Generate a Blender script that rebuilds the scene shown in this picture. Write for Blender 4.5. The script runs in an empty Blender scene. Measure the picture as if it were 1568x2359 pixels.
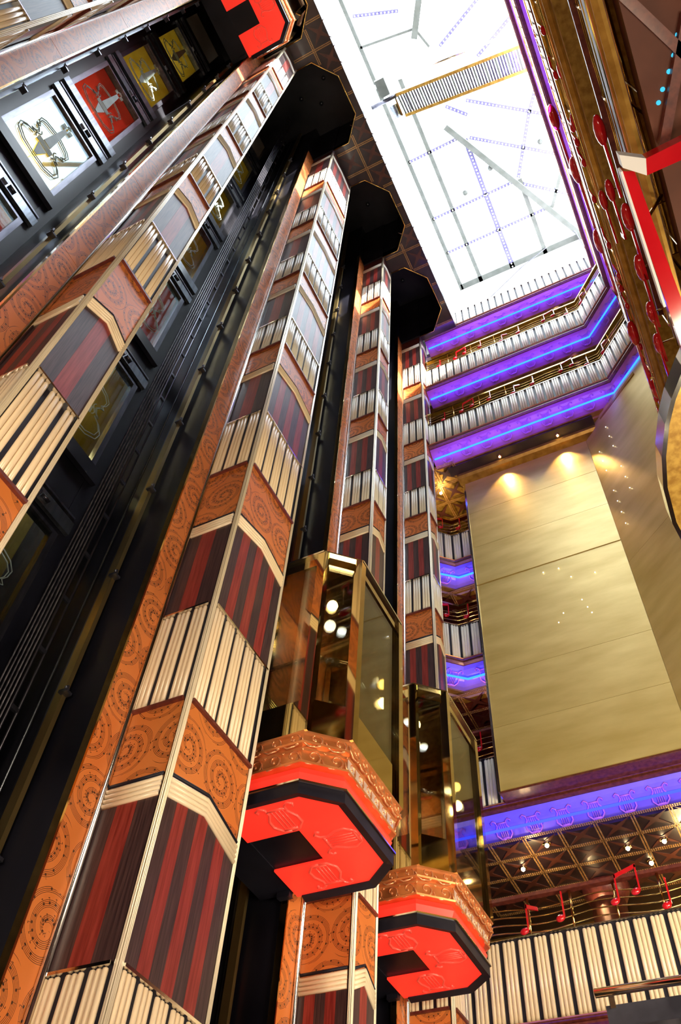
import bpy, math, random
from mathutils import Vector, Matrix
random.seed(4)
C = bpy.context.scene
COL = C.collection

# ---------------------------------------------------------------- camera
cam_d = bpy.data.cameras.new('camera'); cam = bpy.data.objects.new('camera', cam_d); COL.objects.link(cam)
FPX = 1922.77
cam_d.sensor_fit = 'VERTICAL'; cam_d.sensor_height = 24.0; cam_d.lens = FPX / 2359.0 * 24.0
cam_d.clip_start = 0.05; cam_d.clip_end = 200
# rows: picture right, picture down, view direction, in world axes (x along the lift row, y towards it, z up)
RX = Vector((0.44190437, -0.89530638, 0.0560982))
RY = Vector((0.73988437, 0.32840283, -0.58713091))
RZ = Vector((0.50723924, 0.3009619, 0.80754584))
cam.matrix_world = Matrix(((RX.x, -RY.x, -RZ.x, 0), (RX.y, -RY.y, -RZ.y, 0), (RX.z, -RY.z, -RZ.z, 0), (0, 0, 0, 1)))
C.camera = cam

# ---------------------------------------------------------------- world, sun, exposure
w = bpy.data.worlds.new('world'); C.world = w; w.use_nodes = True
bg = w.node_tree.nodes['Background']; bg.inputs[0].default_value = (0.82, 0.92, 1.0, 1); bg.inputs[1].default_value = 9.0
sd = bpy.data.lights.new('sun', 'SUN'); sd.energy = 24.0; sd.angle = math.radians(0.8); sd.color = (1, 0.95, 0.86)
so = bpy.data.objects.new('sun', sd); COL.objects.link(so)
so.rotation_euler = Vector((0.45, 1.0, -0.80)).to_track_quat('-Z', 'Y').to_euler()
C.view_settings.view_transform = 'Standard'; C.view_settings.look = 'None'
C.view_settings.gamma = 1.0; C.view_settings.exposure = 0.45; C.view_settings.use_curve_mapping = False

def lamp(kind, loc, energy, color, size=0.1, aim=None, spot=None, blend=0.6, size_y=None):
    d = bpy.data.lights.new(kind.lower() + '_light', kind); d.energy = energy; d.color = color
    if kind == 'AREA':
        d.size = size
        if size_y: d.shape = 'RECTANGLE'; d.size_y = size_y
    else: d.shadow_soft_size = size
    if kind == 'SPOT': d.spot_size = math.radians(spot); d.spot_blend = blend
    o = bpy.data.objects.new(d.name, d); COL.objects.link(o); o.location = loc
    if aim is not None: o.rotation_euler = (Vector(aim) - Vector(loc)).to_track_quat('-Z', 'Y').to_euler()
    return o
WARM = (1.0, 0.74, 0.45)
# unseen fill lamps added to brighten the pilasters, gold wall and lowest balcony
lamp('AREA', (-2.2, 0.6, 1.0), 170, (1, 0.80, 0.58), 1.6, aim=(3.5, 3.2, 5.0), size_y=1.6)
lamp('AREA', (2.2, -1.6, 0.9), 135, (1, 0.80, 0.58), 1.6, aim=(4.5, 3.2, 5.0), size_y=1.6)
lamp('AREA', (5.8, -1.9, 3.0), 200, (1, 0.88, 0.6), 1.5, aim=(9.4, 1.4, 8.6), size_y=1.5)
lamp('AREA', (6.4, 0.2, 1.2), 45, (1, 0.86, 0.66), 1.2, aim=(9.1, 1.8, 4.4), size_y=1.2)

# ---------------------------------------------------------------- materials
def new_mat(name):
    m = bpy.data.materials.new(name); m.use_nodes = True
    nt = m.node_tree; nt.nodes.clear()
    out = nt.nodes.new('ShaderNodeOutputMaterial'); return m, nt, out
def N(nt, t, **kw):
    n = nt.nodes.new(t)
    for k, v in kw.items(): setattr(n, k, v)
    return n
class G:
    """small math-node helper"""
    def __init__(s, nt): s.nt = nt
    def m(s, op, a, b=None, c=None):
        n = s.nt.nodes.new('ShaderNodeMath'); n.operation = op
        for i, v in enumerate((a, b, c)):
            if v is None: continue
            if isinstance(v, (int, float)): n.inputs[i].default_value = v
            else: s.nt.links.new(v, n.inputs[i])
        return n.outputs[0]
def pbr(nt, out, col=(0.8, 0.8, 0.8), rough=0.5, metal=0.0, coat=0.0, spec=0.5, emit=None, es=0):
    b = N(nt, 'ShaderNodeBsdfPrincipled')
    b.inputs['Base Color'].default_value = (*col, 1); b.inputs['Roughness'].default_value = rough
    b.inputs['Metallic'].default_value = metal; b.inputs['Coat Weight'].default_value = coat
    b.inputs['Coat Roughness'].default_value = 0.08; b.inputs['Specular IOR Level'].default_value = spec
    if emit: b.inputs['Emission Color'].default_value = (*emit, 1); b.inputs['Emission Strength'].default_value = es
    nt.links.new(b.outputs[0], out.inputs[0]); return b
def noisy(name, c1, c2, scale=(4, 4, 4), rough=0.5, metal=0.0, coat=0.0, bump=0.0, detail=4, lo=0.35, hi=0.65, spec=0.5, coord='Object', r2=None):
    m, nt, out = new_mat(name); b = pbr(nt, out, c1, rough, metal, coat, spec)
    tc = N(nt, 'ShaderNodeTexCoord'); mp = N(nt, 'ShaderNodeMapping'); mp.inputs['Scale'].default_value = scale
    no = N(nt, 'ShaderNodeTexNoise'); no.inputs['Detail'].default_value = detail; no.inputs['Scale'].default_value = 1.0
    cr = N(nt, 'ShaderNodeValToRGB'); cr.color_ramp.elements[0].position = lo; cr.color_ramp.elements[1].position = hi
    cr.color_ramp.elements[0].color = (*c1, 1); cr.color_ramp.elements[1].color = (*c2, 1)
    L = nt.links.new
    L(tc.outputs[coord], mp.inputs[0]); L(mp.outputs[0], no.inputs['Vector']); L(no.outputs[0], cr.inputs[0]); L(cr.outputs[0], b.inputs['Base Color'])
    if bump:
        bp = N(nt, 'ShaderNodeBump'); bp.inputs['Strength'].default_value = bump; bp.inputs['Distance'].default_value = 0.01
        L(no.outputs[0], bp.inputs['Height']); L(bp.outputs[0], b.inputs['Normal'])
    if r2 is not None:
        mr = N(nt, 'ShaderNodeMapRange'); mr.inputs[3].default_value = rough; mr.inputs[4].default_value = r2
        L(no.outputs[0], mr.inputs[0]); L(mr.outputs[0], b.inputs['Roughness'])
    return m
def emis(name, col, s):
    m, nt, out = new_mat(name); e = N(nt, 'ShaderNodeEmission'); e.inputs[0].default_value = (*col, 1); e.inputs[1].default_value = s
    nt.links.new(e.outputs[0], out.inputs[0]); return m
def glassy(name, tint, refl_rough=0.02, refl=(0.9, 0.9, 0.9), base=0.12, k=0.8):
    m, nt, out = new_mat(name)
    t = N(nt, 'ShaderNodeBsdfTransparent'); t.inputs[0].default_value = (*tint, 1)
    g = N(nt, 'ShaderNodeBsdfGlossy'); g.inputs[0].default_value = (*refl, 1); g.inputs[1].default_value = refl_rough
    lw = N(nt, 'ShaderNodeLayerWeight'); lw.inputs[0].default_value = 0.35
    q = G(nt); f = q.m('MINIMUM', q.m('ADD', q.m('MULTIPLY', lw.outputs['Fresnel'], k), base), 0.95)
    x = N(nt, 'ShaderNodeMixShader'); nt.links.new(f, x.inputs[0]); nt.links.new(t.outputs[0], x.inputs[1]); nt.links.new(g.outputs[0], x.inputs[2])
    nt.links.new(x.outputs[0], out.inputs[0]); return m

def music_material():
    """orange laminate with printed spirals of staves and notes; UV in metres"""
    m, nt, out = new_mat('orange_music_laminate'); b = pbr(nt, out, (0.7, 0.2, 0.03), 0.42, 0.0, 0.0, 0.4)
    L = nt.links.new; q = G(nt); M = q.m
    uv = N(nt, 'ShaderNodeUVMap'); sp = N(nt, 'ShaderNodeSeparateXYZ'); L(uv.outputs[0], sp.inputs[0])
    CE = 0.42
    v0 = M('DIVIDE', sp.outputs[1], CE); row = M('FLOOR', v0)
    u0 = M('ADD', M('DIVIDE', sp.outputs[0], CE), M('MULTIPLY', M('MODULO', M('ABSOLUTE', row), 2.0), 0.5)); colm = M('FLOOR', u0)
    qx = M('SUBTRACT', M('FRACT', u0), 0.5); qy = M('SUBTRACT', M('FRACT', v0), 0.5)
    wn = N(nt, 'ShaderNodeTexWhiteNoise'); wn.noise_dimensions = '2D'; cx = N(nt, 'ShaderNodeCombineXYZ'); L(row, cx.inputs[0]); L(colm, cx.inputs[1]); L(cx.outputs[0], wn.inputs['Vector'])
    rnd = wn.outputs['Value']
    r = M('SQRT', M('ADD', M('MULTIPLY', qx, qx), M('MULTIPLY', qy, qy)))
    th = M('ADD', M('DIVIDE', M('ARCTAN2', qy, qx), 2 * math.pi), rnd)
    def spiral(pitch, c_r):
        s = M('ADD', M('DIVIDE', c_r, pitch), th); t = M('FRACT', s); turn = M('FLOOR', s)
        # five stave lines in t 0.15..0.65
        k = M('DIVIDE', M('SUBTRACT', t, 0.10), 0.12); fr = M('ABSOLUTE', M('SUBTRACT', M('FRACT', k), 0.5))
        line = M('LESS_THAN', fr, 0.16); rng = M('MULTIPLY', M('GREATER_THAN', k, 0.0), M('LESS_THAN', k, 5.0))
        stave = M('MULTIPLY', line, rng)
        # notes along the arc
        arc = M('MULTIPLY', M('FRACT', M('ADD', th, 4.0)), M('FLOOR', M('ADD', M('MULTIPLY', c_r, 34.0), 5.0)))
        arc = M('MULTIPLY', M('FRACT', M('ADD', th, 4.0)), 17.0)
        ci = M('FLOOR', arc); fa = M('SUBTRACT', M('FRACT', arc), 0.5)
        w2 = N(nt, 'ShaderNodeTexWhiteNoise'); w2.noise_dimensions = '3D'; c2 = N(nt, 'ShaderNodeCombineXYZ')
        L(ci, c2.inputs[0]); L(turn, c2.inputs[1]); L(rnd, c2.inputs[2]); L(c2.outputs[0], w2.inputs['Vector'])
        rr = w2.outputs['Value']
        tr = M('ADD', M('MULTIPLY', rr, 0.4), 0.15)
        ds = M('MULTIPLY', M('MULTIPLY', fa, c_r), 2 * math.pi / 17.0)       # metres/CE across the head
        dt = M('MULTIPLY', M('SUBTRACT', t, tr), pitch)
        head = M('LESS_THAN', M('SQRT', M('ADD', M('MULTIPLY', ds, ds), M('MULTIPLY', M('MULTIPLY', dt, dt), 1.6))), 0.020)
        stem = M('MULTIPLY', M('LESS_THAN', M('ABSOLUTE', M('SUBTRACT', ds, 0.011)), 0.0028), M('MULTIPLY', M('GREATER_THAN', dt, 0.0), M('LESS_THAN', dt, pitch * 0.38)))
        flag = M('MULTIPLY', M('MULTIPLY', M('LESS_THAN', M('ABSOLUTE', M('SUBTRACT', dt, pitch * 0.36)), 0.006), M('GREATER_THAN', rr, 0.45)), M('LESS_THAN', M('ABSOLUTE', M('SUBTRACT', ds, 0.022)), 0.014))
        on = M('GREATER_THAN', w2.outputs['Value'], 0.12)
        nn = M('MULTIPLY', M('MAXIMUM', M('MAXIMUM', head, stem), flag), on)
        return M('MAXIMUM', stave, nn)
    a = spiral(0.19, r)
    inside = M('MULTIPLY', M('LESS_THAN', r, 0.52), M('GREATER_THAN', r, 0.06))
    ink = M('MULTIPLY', a, inside)
    nz = N(nt, 'ShaderNodeTexNoise'); nz.inputs['Scale'].default_value = 2.0; L(uv.outputs[0], nz.inputs['Vector'])
    cr = N(nt, 'ShaderNodeValToRGB'); cr.color_ramp.elements[0].color = (0.62, 0.155, 0.025, 1); cr.color_ramp.elements[1].color = (0.80, 0.27, 0.07, 1); L(nz.outputs[0], cr.inputs[0])
    mx = N(nt, 'ShaderNodeMix'); mx.data_type = 'RGBA'; L(M('MULTIPLY', ink, 0.93), mx.inputs[0]); L(cr.outputs[0], mx.inputs[6]); mx.inputs[7].default_value = (0.010, 0.006, 0.008, 1)
    L(mx.outputs[2], b.inputs['Base Color']); return m

MT = {}
MT['music'] = music_material()
MT['dark_wood'] = noisy('dark_walnut_veneer', (0.030, 0.014, 0.018), (0.085, 0.045, 0.045), (90, 90, 3.0), 0.42, spec=0.45)
MT['red_wood'] = noisy('red_mahogany_veneer', (0.20, 0.018, 0.015), (0.34, 0.045, 0.035), (60, 60, 3.0), 0.42, spec=0.45)
MT['cream'] = noisy('cream_lacquer', (0.86, 0.68, 0.45), (0.94, 0.78, 0.55), (1, 1, 1), 0.28, coat=0.3)
MT['daylit_cream'] = noisy('daylit_cream_lacquer', (0.90, 0.86, 0.74), (0.95, 0.92, 0.82), (1, 1, 1), 0.4)  # brighter copy of the cream lacquer, daylight put into its colour
MT['black'] = noisy('black_lacquer', (0.008, 0.007, 0.015), (0.02, 0.018, 0.03), (2, 2, 2), 0.5, spec=0.3)
MT['shaft'] = noisy('black_shaft_metal', (0.005, 0.005, 0.010), (0.016, 0.016, 0.026), (1.4, 1.4, 0.8), 0.25, r2=0.5, spec=0.35)
MT['steel'] = noisy('dark_steel', (0.10, 0.10, 0.13), (0.22, 0.22, 0.27), (9, 9, 1.5), 0.28, metal=0.9)
MT['pale_steel'] = noisy('brushed_steel', (0.16, 0.18, 0.22), (0.26, 0.29, 0.34), (30, 30, 2), 0.25, metal=0.85)
MT['rope'] = noisy('greasy_wire_rope', (0.05, 0.05, 0.07), (0.16, 0.15, 0.18), (60, 60, 20), 0.4, metal=0.7)
MT['oldbrass'] = noisy('greased_rail', (0.40, 0.30, 0.12), (0.60, 0.42, 0.16), (5, 5, 1), 0.3, metal=0.9)
MT['chrome'] = noisy('polished_nickel', (0.78, 0.76, 0.72), (0.86, 0.84, 0.80), (3, 3, 1), 0.12, metal=1.0)
MT['flute'] = noisy('champagne_satin_metal', (0.80, 0.70, 0.50), (0.90, 0.80, 0.62), (3, 3, 1), 0.3, metal=0.35)
MT['cove_low'] = noisy('plaster_with_blue_light', (0.20, 0.13, 0.72), (0.26, 0.17, 0.80), (3, 3, 3), 0.35)  # cove plaster again, with the lamps' blue put into its colour
MT['brass'] = noisy('polished_brass', (0.72, 0.46, 0.13), (0.85, 0.60, 0.22), (3, 3, 3), 0.14, metal=1.0)
MT['mirror_gold'] = noisy('mirror_gold', (0.62, 0.50, 0.24), (0.72, 0.60, 0.34), (1, 1, 1), 0.06, metal=1.0)
MT['copper'] = noisy('copper_relief', (0.62, 0.20, 0.06), (0.78, 0.30, 0.11), (6, 6, 6), 0.3, metal=0.55)
MT['copper_hi'] = noisy('burnished_copper', (0.80, 0.33, 0.14), (0.92, 0.45, 0.22), (6, 6, 6), 0.22, metal=0.6)
MT['sheen_copper'] = noisy('copper_reflection_sheen', (0.72, 0.62, 0.58), (0.80, 0.70, 0.66), (6, 6, 6), 0.28, metal=0.4)  # copper paled to paint a light reflection on the lift frieze
MT['goldrelief'] = noisy('gilt_relief', (0.36, 0.19, 0.03), (0.52, 0.30, 0.06), (8, 8, 8), 0.32, metal=0.6)
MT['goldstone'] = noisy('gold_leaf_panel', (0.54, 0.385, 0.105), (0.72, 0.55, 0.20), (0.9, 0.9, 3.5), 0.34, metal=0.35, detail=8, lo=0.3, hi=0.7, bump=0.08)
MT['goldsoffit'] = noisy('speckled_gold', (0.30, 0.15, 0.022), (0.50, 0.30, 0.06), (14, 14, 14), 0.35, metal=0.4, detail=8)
MT['brown'] = noisy('brown_copper_panel', (0.075, 0.018, 0.007), (0.13, 0.036, 0.015), (1.6, 1.6, 1.6), 0.5, metal=0.3)
MT['cove'] = noisy('lavender_plaster', (0.50, 0.15, 0.62), (0.58, 0.20, 0.68), (3, 3, 3), 0.3)
MT['mahog'] = noisy('mahogany_moulding', (0.10, 0.018, 0.014), (0.18, 0.04, 0.025), (20, 20, 20), 0.4, coat=0.1)
MT['coffer'] = noisy('dark_coffer_panel', (0.018, 0.010, 0.012), (0.035, 0.018, 0.020), (5, 5, 5), 0.3, coat=0.2)
MT['star'] = noisy('rust_star_inlay', (0.065, 0.018, 0.012), (0.10, 0.03, 0.018), (9, 9, 9), 0.35)
MT['stud'] = noisy('gilt_studs', (0.50, 0.27, 0.08), (0.68, 0.40, 0.15), (9, 9, 9), 0.3, metal=0.5)
MT['white'] = noisy('white_paint', (0.86, 0.87, 0.88), (0.92, 0.93, 0.94), (1, 1, 1), 0.5)
MT['skybeam'] = noisy('aluminium_beam', (0.07, 0.075, 0.065), (0.10, 0.105, 0.095), (4, 4, 4), 0.4)
MT['purplebeam'] = noisy('lilac_light_strip', (0.07, 0.06, 0.16), (0.11, 0.10, 0.22), (4, 4, 4), 0.4)
MT['bulbwhite'] = emis('strip_bulb', (1, 1, 1), 5)
MT['redglow'] = noisy('red_backlit_acrylic', (0.9, 0.03, 0.02), (1, 0.06, 0.04), (1, 1, 1), 0.35)
MT['redrelief'] = noisy('red_acrylic_relief', (0.9, 0.05, 0.04), (1, 0.09, 0.06), (1, 1, 1), 0.3, coat=0.5)
nt = MT['redrelief'].node_tree; _b = [n for n in nt.nodes if n.type == 'BSDF_PRINCIPLED'][0]
_b.inputs['Emission Color'].default_value = (1.0, 0.09, 0.05, 1); _b.inputs['Emission Strength'].default_value = 0.25
nt = MT['redglow'].node_tree; _b = [n for n in nt.nodes if n.type == 'BSDF_PRINCIPLED'][0]
_b.inputs['Emission Color'].default_value = (1.0, 0.035, 0.018, 1); _b.inputs['Emission Strength'].default_value = 0.5
MT['redpaint'] = noisy('glossy_red_lacquer', (0.55, 0.006, 0.014), (0.68, 0.012, 0.02), (2, 2, 2), 0.12, coat=0.6)
MT['neon'] = emis('blue_neon', (0.02, 0.13, 1.0), 3.4)
MT['neon_low'] = emis('violet_neon', (0.04, 0.06, 1.0), 2.2)
MT['cyan_glint'] = emis('cyan_reflection', (0.05, 0.45, 0.7), 1.2)  # glow colour of the reflections painted on the brown soffit
MT['bulb'] = emis('warm_bulb', (1.0, 0.72, 0.36), 30)
MT['glass'] = glassy('clear_lift_glass', (0.92, 0.94, 0.88), base=0.08)
MT['doorglass'] = glassy('door_glass', (0.80, 0.84, 0.80), base=0.04, refl=(.5,.62,.70), k=0.22)
MT['skyglass'] = glassy('roof_glass', (0.97, 0.99, 1.0), base=0.02)
MT['etch'] = noisy('frosted_etching', (0.40, 0.50, 0.44), (0.52, 0.62, 0.55), (5, 5, 5), 0.5)
MT['lobby_gold'] = noisy('lobby_gold_ceiling', (0.42, 0.28, 0.02), (0.62, 0.46, 0.07), (3, 3, 3), 0.35, metal=0.3)
MT['lobby_red'] = noisy('lobby_red_wall', (0.42, 0.03, 0.02), (0.6, 0.07, 0.04), (2, 2, 2), 0.4)
MT['carpet'] = noisy('dark_patterned_carpet', (0.10, 0.02, 0.03), (0.22, 0.09, 0.05), (3, 3, 3), 0.9)
MT['interior'] = noisy('dim_deck_interior', (0.07, 0.035, 0.012), (0.14, 0.08, 0.03), (1, 1, 1), 0.4)
MT['glassblock'] = noisy('grey_console', (0.02, 0.02, 0.03), (0.05, 0.05, 0.07), (4, 4, 4), 0.3)

# ---------------------------------------------------------------- mesh builder
class MB:
    def __init__(s): s.v = []; s.f = []; s.sm = []
    def add(s, vs, fs, smooth=False):
        o = len(s.v); s.v += [tuple(v) for v in vs]; s.f += [tuple(i + o for i in f) for f in fs]; s.sm += [smooth] * len(fs); return s
    def box(s, x0, x1, y0, y1, z0, z1):
        return s.add([(x0, y0, z0), (x1, y0, z0), (x1, y1, z0), (x0, y1, z0), (x0, y0, z1), (x1, y0, z1), (x1, y1, z1), (x0, y1, z1)],
                     [(0, 3, 2, 1), (4, 5, 6, 7), (0, 1, 5, 4), (1, 2, 6, 5), (2, 3, 7, 6), (3, 0, 4, 7)])
    def prism(s, poly, z0, z1):
        a = sum(poly[i][0] * poly[(i + 1) % len(poly)][1] - poly[(i + 1) % len(poly)][0] * poly[i][1] for i in range(len(poly)))
        if a < 0: poly = poly[::-1]
        n = len(poly)
        return s.add([(x, y, z0) for x, y in poly] + [(x, y, z1) for x, y in poly],
                     [tuple(range(n - 1, -1, -1)), tuple(range(n, 2 * n))] + [(i, (i + 1) % n, (i + 1) % n + n, i + n) for i in range(n)])
    def tube(s, pts, r, n=6, smooth=True, cap=True, rs=None):
        pts = [Vector(p) for p in pts]; vs = []; fs = []; K = len(pts)
        up = None
        for i, p in enumerate(pts):
            d = (pts[min(i + 1, K - 1)] - pts[max(i - 1, 0)])
            if d.length < 1e-9: d = Vector((0, 0, 1))
            d.normalize()
            if up is None:
                ref = Vector((0, 0, 1)) if abs(d.z) < 0.9 else Vector((1, 0, 0)); up = (ref - d * ref.dot(d)).normalized()
            else:
                up = up - d * up.dot(d)
                up = up.normalized() if up.length > 1e-6 else Vector((0, 0, 1))
            sd_ = d.cross(up); rr = rs[i] if rs else r
            for k in range(n):
                a = 2 * math.pi * (k + .5) / n; vs.append(p + (up * math.cos(a) + sd_ * math.sin(a)) * rr)
        for i in range(K - 1):
            for k in range(n): fs.append((i * n + k, i * n + (k + 1) % n, (i + 1) * n + (k + 1) % n, (i + 1) * n + k))
        if cap: fs.append(tuple(range(n - 1, -1, -1))); fs.append(tuple(range((K - 1) * n, K * n)))
        return s.add(vs, fs, smooth)
    def sweep(s, path, prof, closed_prof=False, smooth=False):
        """prof: (offset to the left of travel, z) along a plan path, mitred"""
        P = [Vector((x, y)) for x, y in path]; K = len(P); rows = []
        for i in range(K):
            a = (P[i] - P[i - 1]).normalized() if i > 0 else None; b = (P[i + 1] - P[i]).normalized() if i < K - 1 else None
            if a is None: a = b
            if b is None: b = a
            na = Vector((-a.y, a.x)); nb = Vector((-b.y, b.x)); m = (na + nb); m = m / max(0.2, m.dot(na))
            rows.append([(P[i].x + m.x * o, P[i].y + m.y * o, z) for o, z in prof])
        n = len(prof); vs = [v for r in rows for v in r]; fs = []
        for i in range(K - 1):
            for k in range(n if closed_prof else n - 1):
                k2 = (k + 1) % n; fs.append((i * n + k, i * n + k2, (i + 1) * n + k2, (i + 1) * n + k))
        if closed_prof: fs.append(tuple(range(n))); fs.append(tuple(range(K * n - 1, (K - 1) * n - 1, -1)))
        return s.add(vs, fs, smooth)
    def ball(s, c, rx, ry, rz, n=10, m=6, rot=None):
        vs = []; fs = []
        for j in range(m + 1):
            ph = math.pi * j / m
            for i in range(n):
                a = 2 * math.pi * i / n; v = Vector((rx * math.sin(ph) * math.cos(a), ry * math.sin(ph) * math.sin(a), rz * math.cos(ph)))
                if rot: v = rot @ v
                vs.append(v + Vector(c))
        for j in range(m):
            for i in range(n): fs.append((j * n + i, (j + 1) * n + i, (j + 1) * n + (i + 1) % n, j * n + (i + 1) % n))
        return s.add(vs, fs, True)
    def xf(s, fn): s.v = [tuple(fn(Vector(v))) for v in s.v]; return s
    def mesh(s, name, mat, org=(0, 0, 0)):
        me = bpy.data.meshes.new(name); ox, oy, oz = org
        me.from_pydata([(x - ox, y - oy, z - oz) for x, y, z in s.v], [], s.f)
        me.polygons.foreach_set('use_smooth', s.sm)
        uvl = me.uv_layers.new(name='UVMap'); V = s.v; data = []
        for p in me.polygons:
            n = p.normal
            if abs(n.z) > 0.7:
                for vi in p.vertices: data += [V[vi][0], V[vi][1]]
            else:
                l = math.hypot(n.x, n.y) or 1; tx, ty = -n.y / l, n.x / l
                for vi in p.vertices: data += [V[vi][0] * tx + V[vi][1] * ty, V[vi][2]]
        uvl.data.foreach_set('uv', data)
        me.materials.append(MT[mat]); me.validate(); return me
def thing(name, label, cat, loc=(0, 0, 0), group=None, kind=None):
    o = bpy.data.objects.new(name, None); o.empty_display_size = 0.1; COL.objects.link(o); o.location = loc
    if kind: o['kind'] = kind
    else:
        o['label'] = label; o['category'] = cat
    if group: o['group'] = group
    return o
def wloc(p):
    v = Vector(p.location)
    while p.parent: p = p.parent; v += Vector(p.location)
    return v
def part(name, mb, mat, parent, label=None, stuff=False):
    org = wloc(parent); me = mb.mesh(name, mat, org); o = bpy.data.objects.new(name, me); COL.objects.link(o); o.parent = parent
    if label: o['label'] = label
    if stuff: o['kind'] = 'stuff'
    return o
def inst(name, me, parent, loc, rz=0, rx=0, scale=None):
    o = bpy.data.objects.new(name, me); COL.objects.link(o); o.parent = parent
    o.location = Vector(loc) - wloc(parent); o.rotation_euler = (rx, 0, rz)
    if scale: o.scale = scale
    return o
def struct(name, mb, mat):
    o = bpy.data.objects.new(name, mb.mesh(name, mat)); COL.objects.link(o); o['kind'] = 'structure'; return o

# ---------------------------------------------------------------- measures (eye of the camera at z = 0, lobby floor at -1.68)
FL = -1.68
DECK = [FL, 1.12, 3.90, 6.96, 9.80, 12.36, 14.94, 17.50]
RIBT = [-0.72, 2.07, 4.87, 8.00, 10.60, 13.20, 15.80, 18.45]
BAND = [0.36, 3.11, 5.95, 9.04, 11.65, 14.20, 16.78, 19.45]
YF, YR, YB = 3.13, 3.64, 4.97
TOWERS = [(-2.1, -0.62), (1.17, 1.668), (3.45, 4.331), (6.14, 6.588), (8.41, 8.80)]
ZC = 20.0
COVE_W = 2.6

# ---------------------------------------------------------------- structure
struct('floor', MB().box(-4.2, 13, -5.2, 7, FL - 0.2, FL), 'carpet')
struct('wall_near', MB().box(-4.4, -4.2, -5.2, 7.2, FL, 25.2), 'interior')
struct('wall_far', MB().box(13, 13.2, -5.2, 7.2, FL, 25.2), 'interior')
struct('wall_right', MB().box(-4.2, 13, -5.4, -5.2, FL, 20), 'interior')
struct('wall_left', MB().box(-4.2, 13, 7.0, 7.2, FL, 25.2), 'interior')
farslab = [(9.02, 5.2), (9.02, -0.85), (8.12, -1.77), (-4.2, -1.77), (-4.2, -5.2), (13, -5.2), (13, 5.2)]
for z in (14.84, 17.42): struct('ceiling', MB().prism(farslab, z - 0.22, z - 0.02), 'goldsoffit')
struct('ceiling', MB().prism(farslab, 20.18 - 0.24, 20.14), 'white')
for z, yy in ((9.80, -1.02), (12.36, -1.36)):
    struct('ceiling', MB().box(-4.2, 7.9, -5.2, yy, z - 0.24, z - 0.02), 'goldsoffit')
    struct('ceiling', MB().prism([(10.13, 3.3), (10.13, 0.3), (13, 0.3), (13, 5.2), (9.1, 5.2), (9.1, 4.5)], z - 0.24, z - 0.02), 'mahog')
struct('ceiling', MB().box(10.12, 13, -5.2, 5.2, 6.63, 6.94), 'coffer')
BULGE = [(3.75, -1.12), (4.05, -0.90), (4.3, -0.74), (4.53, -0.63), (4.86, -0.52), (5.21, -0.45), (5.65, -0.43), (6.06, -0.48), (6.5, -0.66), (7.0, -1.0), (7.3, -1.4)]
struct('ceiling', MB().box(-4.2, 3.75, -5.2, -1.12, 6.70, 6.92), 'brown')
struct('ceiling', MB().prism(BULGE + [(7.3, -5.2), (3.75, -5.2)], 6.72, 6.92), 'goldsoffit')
bt = thing('trim_bulge', None, None, (5.2, -0.6, 6.8), kind='structure')
part('edge_trim', MB().sweep(BULGE[::-1], [(-.02, 6.70), (-.02, 6.94), (.02, 6.94), (.02, 6.70)], True), 'chrome', bt)
part('inner_ring', MB().sweep([(x, y - .30) for x, y in BULGE[::-1]], [(-.01, 6.60), (-.01, 6.72), (.30, 6.72), (.30, 6.60)], True), 'goldstone', bt)
for a, b_ in (((1.10, -1.14), (1.80, -1.52)), ((2.15, -1.16), (1.40, -1.50))):
    A = Vector(a); B_ = Vector(b_); d = (B_ - A).normalized(); n = Vector((-d.y, d.x)) * .035
    part('soffit_beam', MB().prism([A + n, B_ + n, B_ - n, A - n], 6.62, 6.70), 'mahog', bt)
for rx, ry in ((.225, -.213), (.242, -.205), (.255, -.197), (.269, -.187), (.280, -.180)):
    part('glint_dot', MB().ball((rx * 6.69, ry * 6.69, 6.69), .018, .018, .012, 8, 5), 'cyan_glint', bt, 'small painted cyan reflection')  # glowing dots painting reflections in the copper soffit, no lamps there
struct('floor', MB().box(9.1, 13, -5.2, 5.2, 3.6, 3.88), 'carpet')
struct('floor', MB().box(-4.2, 13, -5.2, -3.0, 3.6, 3.88), 'interior')
# gold panelled walls
gw = thing('wall_gold', None, None, (9.43, 1.4, 7.0), kind='structure')
zs = [6.99, 8.05, 9.07, 10.12, 11.2, 12.24, 13.3, 14.62]
for i in range(len(zs) - 1):
    part('panel', MB().box(9.43 + (0.012 if i == 3 else 0.0), 9.75, 0.16, 2.685, zs[i], zs[i + 1] - 0.006), 'goldstone', gw)
part('trim', MB().box(9.42, 9.75, 2.685, 2.72, 6.97, 14.62), 'chrome', gw, 'chrome edge strip')
part('trim', MB().box(9.44, 9.74, -4, 2.70, 6.955, 6.985), 'mahog', gw)
gw2 = thing('wall_gold', None, None, (8.6, -1.0, 7.0), kind='structure')
gpts = [(9.43, 0.157), (8.75, -0.66), (8.07, -1.48), (7.35, -2.35)]
for (a, b_), (z0, z1) in [((gpts[i], gpts[i + 1]), zz) for i in range(3) for zz in ((6.99, 10.6), (10.6, 14.62))]:
    part('panel', MB().prism([a, b_, (b_[0] + .3, b_[1] - .02), (a[0] + .3, a[1] - .02)], z0, z1 - 0.006), 'goldstone', gw2)
# sparkle pins on the gold walls
sp_m = MB().ball((0, 0, 0), .009, .009, .009, 6, 4).mesh('sparkle_lamp', 'bulbwhite')
for k in range(9):
    for u, zz in ((0.16, 13.6 - k * 0.32), (0.40, 14.0 - k * 0.34)):
        x = 9.43 - u * 0.9 - 0.02; y = 0.157 - u * 1.08 + 0.01
        if random.random() < 0.8: inst('sparkle_lamp', sp_m, gw2, (x, y, zz))
for k in range(9): inst('sparkle_lamp', sp_m, gw, (9.425, 0.3 + random.random() * 1.3, 9.6 + random.random() * 1.6))

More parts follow.
